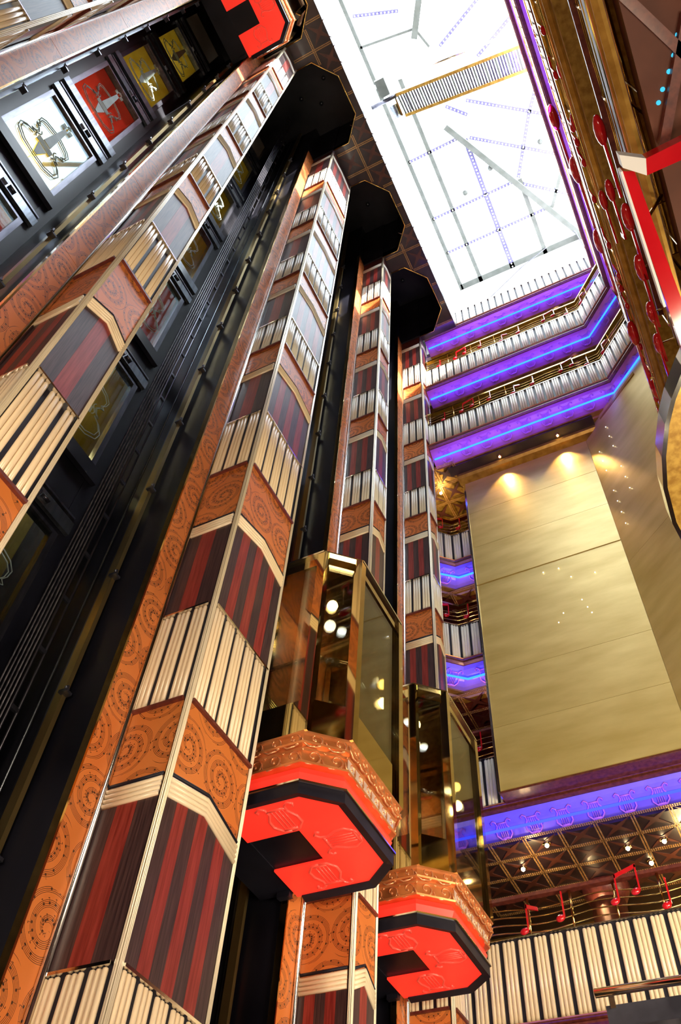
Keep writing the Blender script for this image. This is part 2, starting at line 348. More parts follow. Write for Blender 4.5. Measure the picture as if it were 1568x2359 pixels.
# shafts: black side and back walls, doors are set between the back wall panels
SH = []
for i in range(4):
    xl = TOWERS[i][1]; xr = TOWERS[i + 1][0]; SH.append((xl, xr))
def octa(i, d=0.0):
    xl, xr = SH[i]
    return [(xl + 0.0, 3.14), (xl + 0.0, 2.77 + d), (xl + .475, 2.365 + d), (xr - .475, 2.35 + d), (xr - 0.0, 2.75 + d), (xr - 0.0, 3.14)]
for i, (xl, xr) in enumerate(SH):
    struct('wall_shaft', MB().box(xl - .02, xl + .22, YR + .04, YB + .1, FL, 22.6), 'shaft')
    struct('wall_shaft', MB().box(xr - .22, xr + .02, YR + .04, YB + .1, FL, 22.6), 'shaft')
    struct('ceiling_shaft', MB().prism(octa(i) + [(xr, YB + .1), (xl, YB + .1)], 22.5, 22.6), 'shaft')
    o = octa(i)
    b = MB()
    for k in range(5):
        (xa, ya), (xb, yb) = o[k], o[k + 1]; t = Vector((xb - xa, yb - ya)).normalized(); n = Vector((t.y, -t.x)) * -0.04
        b.prism([(xa, ya), (xb, yb), (xb - n.x, yb - n.y), (xa - n.x, ya - n.y)], 20.02, 22.5)
    struct('wall_recess', b, 'black')
    cm = thing('ceiling_recess', None, None, ((xl + xr) / 2, 2.9, 20), kind='structure')
    part('rim', MB().tube([(x, y, 19.985) for x, y in o], .016, 6), 'brass', cm)
    for (px, py) in ((.35, 3.0), (.62, 3.3), (.45, 3.7)):
        part('ceiling_lens', MB().tube([(xl + (xr - xl) * px, py, 22.43), (xl + (xr - xl) * px, py, 22.5)], .05, 12), 'pale_steel', cm)

# ceiling strip with coffers
out = [(-4.2, 2.2), (8.55, 2.2), (8.55, 3.12)]
for i in (3, 2, 1, 0):
    out += [(SH[i][1], 3.14)] + octa(i)[::-1][1:-1] + [(SH[i][0], 3.14)]
out += [(-4.2, 3.14)]
strip = struct('ceiling', MB().prism(out, 20.0, 20.3), 'coffer')
def in_oct(x, y, m=0.0):
    for i, (xl, xr) in enumerate(SH):
        if xl - m < x < xr + m:
            yb = 2.36 + max(0, (.475 - min(x - xl, xr - x))) * 0.85 - m
            if y > yb: return True
    return False
def coffers(parent, X, Y, z, clip=False, y1=None, stars=True):
    """studded ribs on a grid and a four-pointed star in every field"""
    hw = 0.018
    def seg(a, b):
        s = MB(); L = (Vector(b) - Vector(a)).length; n = max(2, int(L / 0.028)); cnt = 0
        d = (Vector(b) - Vector(a)) / L; pn = Vector((-d.y, d.x))
        for k in range(n):
            c = Vector(a) + d * (L * (k + .5) / n)
            if clip and (in_oct(c.x, c.y, .04) or c.y > 3.11 or c.y < 2.23): continue
            cnt += 1
            for sg in (-1, 1):
                q = c + pn * sg * hw; e = .009
                s.box(q.x - e, q.x + e, q.y - e, q.y + e, z - .012, z)
        if cnt: part('stud_strip', s, 'stud', parent, stuff=True)
    for i in range(len(X)):
        for j in range(len(Y) - 1): seg((X[i], Y[j]), (X[i], Y[j + 1]))
    for j in range(len(Y)):
        for i in range(len(X) - 1): seg((X[i], Y[j]), (X[i + 1], Y[j]))
    for i in range(len(X) - 1):
        for j in range(len(Y) - 1):
            cx, cy = (X[i] + X[i + 1]) / 2, (Y[j] + Y[j + 1]) / 2; hx, hy = (X[i + 1] - X[i]) * .40, (Y[j + 1] - Y[j]) * .40
            if clip and (in_oct(cx, cy, .2) or cy < 2.3): continue
            st = []
            for k in range(4):
                a = math.pi / 4 + k * math.pi / 2; st.append((cx + math.copysign(hx, math.cos(a)), cy + math.copysign(hy, math.sin(a))))
                a += math.pi / 4; st.append((cx + hx * .28 * math.cos(a), cy + hy * .28 * math.sin(a)))
            part('star_inlay', MB().prism(st, z - .008, z), 'star', parent)
strip_e = thing('ceiling_coffers', None, None, (3, 2.6, 20), kind='structure')
coffers(strip_e, [-0.6 + 0.525 * k for k in range(18)], [2.10, 2.62, 3.13], 20.0, clip=True)
low_e = thing('ceiling_coffers', None, None, (10.5, 2, 6.63), kind='structure')
coffers(low_e, [10.01 + 0.445 * k for k in range(5)], [-1.26 + 0.485 * k for k in range(11)], 6.63)
cor_e = thing('ceiling_coffers', None, None, (9.6, 3.4, 14.5), kind='structure')
coffers(cor_e, [8.9 + 0.45 * k for k in range(6)], [2.75 + 0.45 * k for k in range(4)], 14.49)
for z0 in (12.01, 9.45):
    ce = thing('ceiling_coffers', None, None, (10.2, 3.0, z0), kind='structure')
    coffers(ce, [10.1 + .45 * k for k in range(3)], [2.5 + .45 * k for k in range(4)], z0)

# skylight well: walls, frame, panes
struct('wall_well', MB().box(-4.2, 9.7, 2.2, 2.3, 20.3, 25.0), 'white')
struct('wall_well', MB().box(9.6, 9.7, -5.2, 2.2, 20.15, 25.0), 'white')
struct('wall_roof', MB().box(-4.4, 13.2, 2.3, 7.2, 25.0, 25.2), 'white')
struct('wall_roof', MB().box(9.7, 13.2, -5.4, 2.3, 25.0, 25.2), 'white')
win = thing('window_1', None, None, (5, 0, 25), kind='structure')
Xg = [-4.2, -2.0, -0.4, 1.0, 2.35, 3.75, 5.5, 7.25, 8.35, 9.6]; Yg = [-5.2, -3.5, -1.72, -0.52, 0.5, 1.5, 2.2]
for i in range(len(Xg) - 1):
    for j in range(len(Yg) - 1):
        part('pane', MB().box(Xg[i] + .03, Xg[i + 1] - .03, Yg[j] + .03, Yg[j + 1] - .03, 25.06, 25.08), 'skyglass', win)
bulb_mesh = MB().box(-.014, .014, -.014, .014, -.014, 0).mesh('strip_bulbs', 'bulbwhite')
def beam(a, b, wd=0.05, mat='skybeam', z=25.0, dots=False, h=0.10):
    a = Vector(a); b = Vector(b); d = (b - a).normalized(); n = Vector((-d.y, d.x)) * wd
    part('beam', MB().prism([a + n, b + n, b - n, a - n], z - h, z + .05), mat, win)
    if dots:
        s = MB(); L = (b - a).length; k = int(L / .095)
        for i in range(k):
            c = a + d * (L * (i + .5) / k)
            s.box(c.x - .017, c.x + .017, c.y - .017, c.y + .017, z - h - .012, z - h)
        part('strip_bulbs', s, 'bulbwhite', win, stuff=True)
for y, m, dts in ((1.5, 'skybeam', False), (2.13, 'skybeam', False)): beam((3.4, y), (9.6, y), .055, m, dots=dts)
beam((5.6, 0.48), (9.6, 0.5), .07, 'purplebeam', dots=True)
beam((7.25, -0.52), (9.6, -0.52), .06)
for x, y1_ in ((5.5, 0.6), (7.25, -0.38), (8.35, -0.98)): beam((x, 2.13), (x, y1_), .04, 'purplebeam', dots=True)
beam((9.52, 2.13), (9.52, -1.75), .09)
beam((9.52, -1.75), (9.52, -5.2), .05)
beam((5.05, 0.85), (9.55, -1.66), .075, 'skybeam', z=24.93, h=.2)
beam((4.7, 0.1), (6.05, -1.85), .045, 'purplebeam', dots=True); beam((5.62, 0.35), (7.15, -1.8), .045, 'purplebeam', dots=True)
beam((7.42, -0.57), (8.35, -1.8), .045, 'purplebeam', dots=True)
beam((4.95, -1.85), (5.75, -1.3), .045, 'purplebeam', dots=True); beam((5.75, -1.3), (7.2, -0.5), .045, 'purplebeam', dots=True)
beam((7.2, -1.85), (8.4, -1.1), .045)
beam((4.6, .65), (5.05, .2), .045, 'purplebeam', dots=True)
beam((2.0, .33), (2.75, .78), .08, h=.2); beam((2.55, .68), (2.33, 2.13), .03); beam((2.6, -1.1), (3.2, .25), .04, 'purplebeam', dots=True)
beam((3.35, -1.68), (3.85, -.55), .045, 'purplebeam', dots=True); beam((1.6, 2.0), (2.0, .9), .04, 'purplebeam', dots=True); beam((2.55, .68), (3.1, .5), .03)
beam((1.0, -1.7), (2.0, .33), .05)
for (x, y) in ((6.55, -1.35), (6.62, .12), (6.95, 1.0)): part('lamp_lens', MB().tube([(x, y, 24.86), (x, y, 25.04)], .07, 10), 'skybeam', win)
for i, z in enumerate((25.02,)): beam((3.3, 2.13), (-4, 2.13), .05)

# ---------------------------------------------------------------- towers
ROD = {}
def rod_mesh(r, h):
    k = (round(r, 4), round(h, 3))
    if k not in ROD:
        ROD[k] = MB().tube([(0, 0, 0), (0, 0, h - r * .9), (0, 0, h - r * .35), (0, 0, h)], r, 8, rs=[r, r, r * .86, r * .35]).mesh('rib_rod', 'cream')
    return ROD[k]
def rods_on(parent, p0, p1, nrm, z0, z1, pitch=.0415, gap=.034, r=.0205, single=True, phase=0):
    """vertical cream half-round rods in threes with black gaps between, on a wall from p0 to p1"""
    p0 = Vector(p0); p1 = Vector(p1); L = (p1 - p0).length; d = (p1 - p0) / L; s = phase; k = 0; j = MB()
    while True:
        if s + r > L - .002: break
        if s - r >= 0.002:
            c = p0 + d * s + Vector(nrm) * .006
            if single: inst('rib_rod', rod_mesh(r, z1 - z0), parent, (c.x, c.y, z0))
            else: j.tube([(c.x, c.y, z0), (c.x, c.y, z1 - r * .5), (c.x, c.y, z1)], r, 8, rs=[r, r, r * .5])
        k += 1; s += pitch + (gap if k % 3 == 0 else 0)
    if j.v: part('rib_rods', j, 'daylit_cream', parent, stuff=True)
def slab_on(p0, p1, nrm, t0, t1, z0, z1):
    a = Vector(p0); b = Vector(p1); n = Vector(nrm)
    return MB().prism([a + n * t0, b + n * t0, b + n * t1, a + n * t1], z0, z1)
def face(parent, p0, p1, nrm, zmax_single, nstripe, chevron=False, stripes_from=0):
    for i in range(8):
        d0, rt, bd = DECK[i], RIBT[i], BAND[i]; nxt = DECK[i + 1] if i < 7 else 20.0
        bk = part('rib_backing', slab_on(p0, p1, nrm, 0, .004, d0, rt + .02), 'black', parent)
        rods_on(bk, p0, p1, nrm, d0 + .012, rt, single=d0 < zmax_single, phase=.03)
        part('shelf_strip', slab_on(p0, p1, nrm, 0, .034, rt + .003, rt + .022), 'chrome', parent)
        part('shelf_strip', slab_on(p0, p1, nrm, 0, .036, d0 - .016, d0 + .010), 'mahog', parent)
        a = Vector(p0); b = Vector(p1); L = (b - a).length
        for k in range(nstripe):
            q0 = a + (b - a) * (k / nstripe); q1 = a + (b - a) * ((k + 1) / nstripe)
            part('veneer_strip', slab_on(q0, q1, nrm, 0, .010 + (.0008 if k % 2 else 0), rt + .022, bd + (.12 if chevron else .0)), 'red_wood' if k % 2 else 'dark_wood', parent)
        part('music_panel', slab_on(p0, p1, nrm, 0, .009, bd, nxt - .016), 'music' if i < 7 else 'mahog', parent)
        # band of four pale mouldings, arched on the broad face
        rise = .11 if chevron else 0
        for k in range(4):
            zz = bd + .018 + k * .036; n = Vector(nrm)
            pts = []
            for tt in ((0, .5, 1) if chevron else (0, 1)):
                q = a + (b - a) * tt + n * .014; pts.append((q.x, q.y, zz + rise * (1 - abs(tt - .5) * 2)))
            part('band_moulding', MB().tube(pts, .0185, 6, smooth=True), 'daylit_cream' if i > 3 else 'cream', parent)
        pts = []
        for tt in ((0, .5, 1) if chevron else (0, 1)):
            q = a + (b - a) * tt + Vector(nrm) * .012; pts.append((q.x, q.y, bd + .165 + rise * (1 - abs(tt - .5) * 2)))
        part('band_line', MB().tube(pts, .014, 6), 'black', parent)
NAMES = ['leftmost lift-shaft pilaster, cut by the top left corner of the picture', 'tall patterned pilaster left of the black shaft with hanging cables',
         'widest patterned pilaster in the middle, with rib and mahogany panels', 'slim patterned pilaster behind the nearer glass lift', 'slim patterned pilaster farthest away, beside the blue-lit balconies']
for ti, (x0, x1) in enumerate(TOWERS):
    T = thing('pilaster', NAMES[ti], 'pilaster', ((x0 + x1) / 2, 3.4, FL), 'pilasters between the lift shafts')
    part('core', MB().box(x0 + .012, x1 - .012, YF + .012, YR + .1, FL, 22.6), 'black', T)
    single = {0: 13, 1: 11, 2: 9, 3: 5, 4: 5}[ti]
    wid = x1 - x0
    face(T, (x0 + .034, YF + .012), (x1 - .034, YF + .012), (0, -1), single, 7 if wid > .7 else 3, chevron=True)
    if ti > 0: face(T, (x0 + .012, YR), (x0 + .012, YF + .04), (-1, 0), single, 3 if ti in (2,) else 5)
    if ti == 0: face(T, (x1 - .012, YF + .04), (x1 - .012, YR), (1, 0), 13, 3)
    # fluted metal corner strips
    for cx_, sgn in ((x0, 1), (x1, -1)):
        for k in range(3):
            part('corner_flute', MB().tube([(cx_ + sgn * (.005 + k * .0115), YF - .004, FL), (cx_ + sgn * (.005 + k * .0115), YF - .004, 20)], .0064, 8), 'flute', T)
        for k in range(2):
            part('corner_flute', MB().tube([(cx_ - sgn * .002, YF + .008 + k * .0115, FL), (cx_ - sgn * .002, YF + .008 + k * .0115, 20)], .0064, 8), 'flute', T)
    # set-back orange music panels and round metal strip in the inner corner
    seams = [FL, 1.5, 4.4, 7.2, 9.6, 12.2, 14.6, 17.4, 20.0]
    for sx, a, b_ in ((-1, x0 - .265, x0), (1, x1, x1 + .265)):
        if (ti == 0 and sx < 0) or (ti == 4 and sx > 0): continue
        for k in range(8): part('music_panel', MB().box(a + .01, b_, YR, YR + .05, seams[k], seams[k + 1] - .008), 'music', T)
        e = a if sx < 0 else b_
        part('edge_strip', MB().box(e - .008, e + .008, YR - .006, YR + .06, FL, 20), 'brass', T)
        part('corner_tube', MB().tube([((x0 - .022) if sx < 0 else (x1 + .022), YR - .02, FL), ((x0 - .022) if sx < 0 else (x1 + .022), YR - .02, 18.6)], .024, 8), 'chrome', T)
    part('bulkhead', MB().box(x0 - .02, x1 + .02, YF + .0, YR + .1, 20.02, 22.6), 'black', T)

# ---------------------------------------------------------------- lift machinery in the shafts
def shaft_gear(i, name, xs_cable):
    xl, xr = SH[i]
    rt = thing('guide_rail', name + ', right-hand rail', 'guide rail', (xr - .32, 4.2, FL), 'lift guide rails')
    part('rail_bar', MB().box(xr - .30, xr - .26, 4.05, 4.13, FL, 22.4), 'oldbrass', rt)
    part('rail_bar', MB().box(xr - .28, xr - .265, 4.13, 4.17, FL, 22.4), 'steel', rt)
    br = MB().box(-.01, .06, -.02, .05, -.012, .012).box(-.02, -.005, -.045, -.015, -.03, .02).tube([(-.03, -.03, 0), (.01, -.03, 0)], .009, 6).mesh('rail_bracket', 'steel')
    for k in range(17): inst('rail_bracket', br, rt, (xr - .32, 4.02, -1.2 + k * 1.3))
    lt = thing('guide_rail', name + ', left-hand rail', 'guide rail', (xl + .3, 4.2, FL), 'lift guide rails')
    part('rail_bar', MB().box(xl + .26, xl + .30, 4.05, 4.13, FL, 22.4), 'pale_steel', lt)
    for k in range(17): inst('rail_bracket', br, lt, (xl + .30, 4.02, -1.2 + k * 1.3))
    if i == 0: return
    ct = thing('hoist_cables', name.replace('guide rail', 'bundle of steel hoist cables'), 'cables', (xs_cable, 4.1, FL))
    for k in range(5): part('cable', MB().tube([(xs_cable + k * .032, 4.15, FL), (xs_cable + k * .032, 4.15, 22.4)], .008, 5), 'rope', ct)
    tt = thing('cable_duct', name.replace('guide rail', 'slim cable ladder'), 'cable ladder', (xr - .35, 4.5, FL))
    for dx in (0, .08): part('ladder_side', MB().tube([(xr - .35 + dx, 4.5, FL), (xr - .35 + dx, 4.5, 22.4)], .012, 5), 'steel', tt)
    rg = MB().box(0, .08, -.012, .012, -.02, .02).mesh('rung', 'steel')
    for k in range(40): inst('rung', rg, tt, (xr - .35, 4.5, -1.4 + k * .6))
    cf = thing('conduit', name.replace('guide rail', 'thin vertical conduit'), 'conduit', (xr - .27, 4.3, FL))
    part('pipe', MB().tube([(xr - .27, 4.3, FL), (xr - .27, 4.3, 22.4)], .010, 5), 'pale_steel', cf)
for i, nm in enumerate(('guide rail in the shaft at the top left', 'guide rail in the wide black shaft left of the widest pilaster', 'guide rail in the shaft above the nearer glass lift', 'guide rail in the shaft above the farther glass lift')):
    shaft_gear(i, nm, SH[i][0] + (1.03 if i == 1 else .9))
cw = thing('counterweight', 'dark counterweight frame hanging in the shaft above the nearer glass lift', 'counterweight', (5.86, 4.3, 11.0))
for k in range(10): part('weight_block', MB().box(5.65, 5.9, 4.4, 4.7, 11.0 + k * .16, 11.14 + k * .16), 'steel', cw)
part('frame', MB().box(5.62, 5.65, 4.38, 4.72, 10.9, 12.9).box(5.9, 5.93, 4.38, 4.72, 10.9, 12.9).box(5.62, 5.93, 4.38, 4.72, 12.8, 12.9), 'shaft', cw)

# landing doors
def violin(cx_, y, z0, h):
    """etched double outline of a violin with tailpiece, bridge and scroll"""
    s = MB(); body = []
    prof = [(0, 0), (.16, .015), (.27, .09), (.29, .19), (.24, .27), (.17, .31), (.20, .335), (.16, .36), (.14, .42), (.17, .47), (.21, .49), (.18, .52), (.21, .57), (.22, .64), (.17, .70), (.08, .73), (.03, .745)]
    for sc_ in (1.0, .90):
        for sg in (-1, 1):
            s.tube([(cx_ + sg * px * h * sc_, y, z0 + (.37 + (pz - .37) * sc_) * h) for px, pz in prof], .0065, 4)
    def flat(poly): s.add([(cx_ + px * h, y - .004, z0 + pz * h) for px, pz in poly] + [(cx_ + px * h, y + .004, z0 + pz * h) for px, pz in poly],
                          [tuple(range(len(poly))), tuple(range(2 * len(poly) - 1, len(poly) - 1, -1))] + [(i, (i + 1) % len(poly), (i + 1) % len(poly) + len(poly), i + len(poly)) for i in range(len(poly))])
    flat([(-.02, .06), (.02, .06), (.06, .27), (-.06, .27)]); flat([(-.05, .40), (.05, .40), (.022, .98), (-.022, .98)])
    for k in range(5): flat([(-.10, .29 + k * .02), (.10, .29 + k * .02), (.10, .30 + k * .02), (-.10, .30 + k * .02)])
    for sg in (-1, 1):
        s.tube([(cx_ + sg * (.115 + .02 * math.sin(t * 6.28)) * h, y, z0 + (.30 + .16 * t) * h) for t in [k / 8 for k in range(9)]], .007, 4)
        for k in range(3): flat([(sg * .022, .99 + k * .03), (sg * .07, 1.0 + k * .03), (sg * .07, 1.01 + k * .03), (sg * .022, 1.005 + k * .03)])
    s.tube([(cx_ + .03 * h * math.cos(a) * (1 - a / 14), y, z0 + (1.09 + .03 * math.sin(a) * (1 - a / 14)) * h) for a in [k * .8 for k in range(14)]], .006, 4)
    return s
ordn = ['lowest', 'second lowest', 'third lowest', 'fourth lowest', 'fourth highest', 'third highest', 'second highest', 'highest']
for i in (0, 1):
    xl, xr = SH[i]; cx_ = (xl + xr) / 2; wx0, wx1 = cx_ - .43, cx_ + .43
    sw = thing('wall_shaft', None, None, (cx_, YB, FL), kind='structure')
    part('side_panel', MB().box(xl + .2, wx0 - .06, YB + .02, YB + .1, FL, 22.5), 'shaft', sw)
    part('side_panel', MB().box(wx1 + .06, xr - .2, YB + .02, YB + .1, FL, 22.5), 'shaft', sw)
    for li in range(1, 8):
        d = DECK[li]; z0, z1 = d + .53, d + 2.32; nz = (DECK[li + 1] if li < 7 else 20.2) + .53
        t = thing('landing_door', '%s glass landing door with an etched violin, in the %s shaft' % (ordn[li], 'top left' if i == 0 else 'wide black'), 'lift door', (cx_, YB, d), 'glass landing doors')
        fr = MB().box(wx0 - .07, wx0, YB - .01, YB + .08, z0 - .04, z1 + .04).box(wx1, wx1 + .07, YB - .01, YB + .08, z0 - .04, z1 + .04).box(wx0, wx1, YB - .01, YB + .08, z0 - .04, z0).box(wx0, wx1, YB - .01, YB + .08, z1, z1 + .04)
        DF = part('door_frame', fr, 'steel', t)
        for a, b_ in ((wx0, cx_ - .006), (cx_ + .006, wx1)): part('glass_leaf', MB().box(a, b_, YB + .02, YB + .032, z0, z1), 'doorglass', t)
        part('etched_violin', violin(cx_, YB + .008, z0 + .22, 1.28), 'etch', DF, 'pale etched violin outline')
        HP = part('header_plate', MB().box(wx0 - .12, wx1 + .16, YB - .035, YB + .01, z1 + .12, z1 + .30), 'pale_steel', t)
        part('toe_plate', MB().box(wx0 - .12, wx1 + .16, YB - .05, YB + .01, nz - .28, nz - .06), 'pale_steel' if li > 3 else 'shaft', t)
        part('spandrel', MB().box(wx0 - .06, wx1 + .06, YB + .03, YB + .1, z1 + .04, nz - .04), 'shaft', t)
        part('door_lock', MB().box(cx_ + .02, cx_ + .10, YB - .06, YB - .03, z1 + .17, z1 + .23).tube([(cx_ + .12, YB - .05, z1 + .2), (cx_ + .22, YB - .05, z1 + .2)], .018, 6), 'steel', HP)
        part('track', MB().box(wx0 - .1, wx1 + .14, YB - .04, YB, z1 + .34, z1 + .37), 'steel', t)
    # lift lobbies seen through the door glass
    for li in range(3, 8):
        d = DECK[li]
        struct('ceiling_lobby', MB().box(xl - .3, xr + .4, YB + .12, 7.0, d + 2.46, d + 2.55), 'lobby_gold' if (li + i) % 2 == 0 or li > 5 else 'lobby_red')
        struct('wall_lobby', MB().box(xl - .3, xr + .4, 6.9, 7.0, d, d + 2.5), 'lobby_red' if li == 5 else 'lobby_gold')
        lamp('POINT', (cx_, 6.0, d + 2.0), 26 if i == 0 else 9, (1, .35, .2) if (i == 0 and li == 5) else (1, .8, .35), .08)

# ---------------------------------------------------------------- lyre and note meshes
def lyre_mb(s=.16, r=.008):
    b = MB()
    for sg in (-1, 1):
        b.tube([(sg * s * x, 0, s * z) for x, z in ((0, -.9), (.35, -.85), (.62, -.5), (.6, -.1), (.38, .3), (.42, .62), (.62, .78), (.8, .65), (.74, .5))], r, 5)
    b.tube([(-.42 * s, 0, .5 * s), (.42 * s, 0, .5 * s)], r, 5)
    for k in range(4): b.tube([((k - 1.5) * .16 * s, 0, -.75 * s), ((k - 1.5) * .16 * s, 0, .5 * s)], r * .5, 4)
    b.tube([(-.3 * s, 0, -.78 * s), (.3 * s, 0, -.78 * s)], r, 5)
    return b
LY_COVE = lyre_mb(.17, .012).mesh('lyre_relief', 'cove')
LY_RED = lyre_mb(.20, .013).mesh('lyre_relief', 'redrelief')
def note_mb(kind, s=1.0, thick=.022):
    b = MB(); R = Matrix.Rotation(math.radians(-18), 3, 'Y')
    b.ball((0, 0, 0), .055 * s, .03 * s, .038 * s, 12, 7, R)
    t = thick / 2 * s
    b.box(.038 * s, .056 * s, -t, t, .01 * s, .30 * s)
    if kind == 1: b.add([(.04 * s, -t, .30 * s), (.18 * s, -t, .24 * s), (.18 * s, -t, .20 * s), (.04 * s, -t, .25 * s), (.04 * s, t, .30 * s), (.18 * s, t, .24 * s), (.18 * s, t, .20 * s), (.04 * s, t, .25 * s)],
                        [(0, 1, 2, 3), (7, 6, 5, 4), (0, 4, 5, 1), (1, 5, 6, 2), (2, 6, 7, 3), (3, 7, 4, 0)])
    if kind == 2:
        b.ball((.24 * s, 0, .07 * s), .055 * s, .03 * s, .038 * s, 12, 7, R); b.box(.278 * s, .296 * s, -t, t, .08 * s, .37 * s)
        b.add([(.04 * s, -t, .30 * s), (.296 * s, -t, .38 * s), (.296 * s, -t, .34 * s), (.04 * s, -t, .255 * s), (.04 * s, t, .30 * s), (.296 * s, t, .38 * s), (.296 * s, t, .34 * s), (.04 * s, t, .255 * s)],
              [(0, 1, 2, 3), (7, 6, 5, 4), (0, 4, 5, 1), (1, 5, 6, 2), (2, 6, 7, 3), (3, 7, 4, 0)])
    return b
NOTES = [note_mb(k).mesh('music_note', 'redpaint') for k in (0, 1, 2)]

def path_at(path, s):
    for i in range(len(path) - 1):
        a = Vector(path[i]); b = Vector(path[i + 1]); L = (b - a).length
        if s <= L or i == len(path) - 2: d = (b - a) / L; return a + d * s, d
        s -= L
def plen(path): return sum((Vector(path[i + 1]) - Vector(path[i])).length for i in range(len(path) - 1))
def balcony(label, path, z, rib_h=.82, rail_h=.50, single=False, neon='neon', cove=True, rail=True, notes=True, para='ribs', post=.61, lyres=True, soff='goldrelief', s_rod=(0, 99), deep=True):
    c = path[len(path) // 2]; B = thing('balcony', label, 'balcony', (c[0], c[1], z), 'balconies round the atrium'); L = plen(path)
    part('fascia', MB().sweep(path, [(.02, z + .03), (-.05, z + .03), (-.055, z), (-.02, z - .02), (-.045, z - .04), (-.045, z - .06), (.0, z - .075), (.03, z - .07)], True), 'goldrelief' if para in ('staves', 'brown') else 'mahog', B)
    part('fascia_bead', MB().sweep(path, [(-.05, z + .032), (-.062, z + .022), (-.05, z + .012)], True), 'copper', B)
    if para == 'ribs':
        part('parapet_back', MB().sweep(path, [(.0, z + .03), (.0, z + rib_h), (.05, z + rib_h), (.05, z + .03)], True), 'black', B)
        for i in range(len(path) - 1):
            a, b_ = Vector(path[i]), Vector(path[i + 1]); d = (b_ - a).normalized(); n = (d.y, -d.x)
            rods_on(B, a, b_, n, z + .035, z + rib_h - .01, pitch=.047, gap=.04, r=.0235, single=single, phase=.03)
        part('parapet_cap', MB().sweep(path, [(-.03, z + rib_h), (-.03, z + rib_h + .015), (.06, z + rib_h + .015), (.06, z + rib_h)], True), 'chrome', B)
    elif para == 'staves':
        for t in range(9):
            o_ = .0 if t % 2 else .02; pts = []; ns = int(L / .25)
            for k in range(ns + 1):
                p, d = path_at(path, L * k / ns); pts.append((p.x - d.y * o_, p.y + d.x * o_, z + .06 + t * .105 + .02 * math.sin(k * .25 * 2 * math.pi / 1.6)))
            part('stave_tube', MB().tube(pts, .013, 6), 'chrome' if t % 3 == 0 else 'brass', B)
    else:
        part('parapet', MB().sweep(path, [(.0, z + .03), (.0, z + rib_h), (.05, z + rib_h), (.05, z + .03)], True), para, B)
        for zz in (.25, .5, .75): part('parapet_bead', MB().sweep(path, [(-.01, z + rib_h * zz), (-.018, z + rib_h * zz + .012), (-.01, z + rib_h * zz + .024)], True), 'brass', B)
    if rail:
        zr = z + rib_h + .02; n = max(2, round(L / post)); nseg = int(L / .12)
        for k in range(n + 1):
            p, d = path_at(path, L * k / n - (1e-4 if k == n else 0)); nn = Vector((-d.y, d.x)) * .03; p = p + nn
            part('rail_post', MB().tube([(p.x, p.y, zr), (p.x, p.y, zr + rail_h)], .014, 6), 'brass', B)
        for t in range(4):
            pts = []
            for k in range(nseg + 1):
                p, d = path_at(path, L * k / nseg); pts.append((p.x - d.y * .03, p.y + d.x * .03, zr + rail_h * (.14 + t * .2) + .028 * math.sin(k * .12 * 2 * math.pi / 1.22)))
            part('rail_tube', MB().tube(pts, .0085, 5), 'brass', B)
        part('handrail', MB().sweep(path, [(-.01, zr + rail_h), (-.01, zr + rail_h + .04), (.07, zr + rail_h + .04), (.07, zr + rail_h)], True), 'mahog' if z < 8 else 'brass', B)
        if notes:
            s = .35; k = 0
            while s < L - .3:
                p, d = path_at(path, s); a = math.atan2(d.y, d.x)
                inst('music_note', NOTES[[0, 2, 0, 1][k % 4]], B, (p.x + d.y * .01, p.y - d.x * .01, zr + .05 + .07 * ((k * 7) % 3)), rz=a)
                s += .42 + .1 * ((k * 5) % 3); k += 1
    if cove:
        zb = z - .075; D = 1.0 if deep else .6
        prof = [(.02, zb), (.06 * D, zb - .05), (.13 * D, zb - .10), (.22 * D, zb - .145), (.32 * D, zb - .17), (.40 * D, zb - .175), (.40 * D, zb)]
        CV = part('cove', MB().sweep(path, prof, True), 'cove' if z > 14 else 'cove_low', B)
        for i in range(len(path) - 1):
            a, b_ = Vector(path[i]), Vector(path[i + 1]); Ls = (b_ - a).length
            if Ls < 1.2 and z > 14: continue
            d = (b_ - a) / Ls; nn = Vector((-d.y, d.x)); mid = (a + b_) / 2
            la = lamp('AREA', (mid.x - nn.x * .10, mid.y - nn.y * .10, zb - .42), COVE_W * Ls, (.24, .08, 1.0) if z > 14 else (.06, .08, 1.0), Ls * .96, size_y=.06)  # unseen strip lamp added below the cove to spread the blue
            zax = -(Vector((nn.x * .30, nn.y * .30, .30))).normalized(); xax = Vector((d.x, d.y, 0)); yax = zax.cross(xax)
            la.matrix_world = Matrix(((xax.x, yax.x, zax.x, la.location.x), (xax.y, yax.y, zax.y, la.location.y), (xax.z, yax.z, zax.z, la.location.z), (0, 0, 0, 1)))
        part('light_tube', MB().tube([(*(lambda q: (q[0].x - q[1].y * .17 * D, q[0].y + q[1].x * .17 * D))(path_at(path, max(.04, min(L - .04, sg)))), zb - .155) for sg in sorted(set([.04, L - .04] + [plen(path[:k + 1]) for k in range(1, len(path) - 1)]))], .019, 8), neon, CV, 'glowing blue light tube')
        part('cornice', MB().sweep(path, [(.40 * D, zb - .16), (.41 * D, zb - .20), (.50 * D, zb - .20), (.52 * D, zb - .235), (.62 * D, zb - .235), (.64 * D, zb - .20), (.64 * D, zb - .1), (.40 * D, zb - .1)], True), soff, B)
        if lyres:
            s = .3
            while s < L - .2:
                p, d = path_at(path, s); o = inst('lyre_relief', LY_COVE, CV, (p.x - d.y * .18 * D, p.y + d.x * .18 * D, zb - .135), rz=math.atan2(d.y, d.x))
                o.rotation_euler = (math.radians(-62), 0, math.atan2(d.y, d.x) + math.pi); s += .42
    return B
far = [(8.60, 3.12), (8.60, -0.63), (7.95, -1.33)]
right = [(7.95, -1.33), (-1.0, -1.33)]
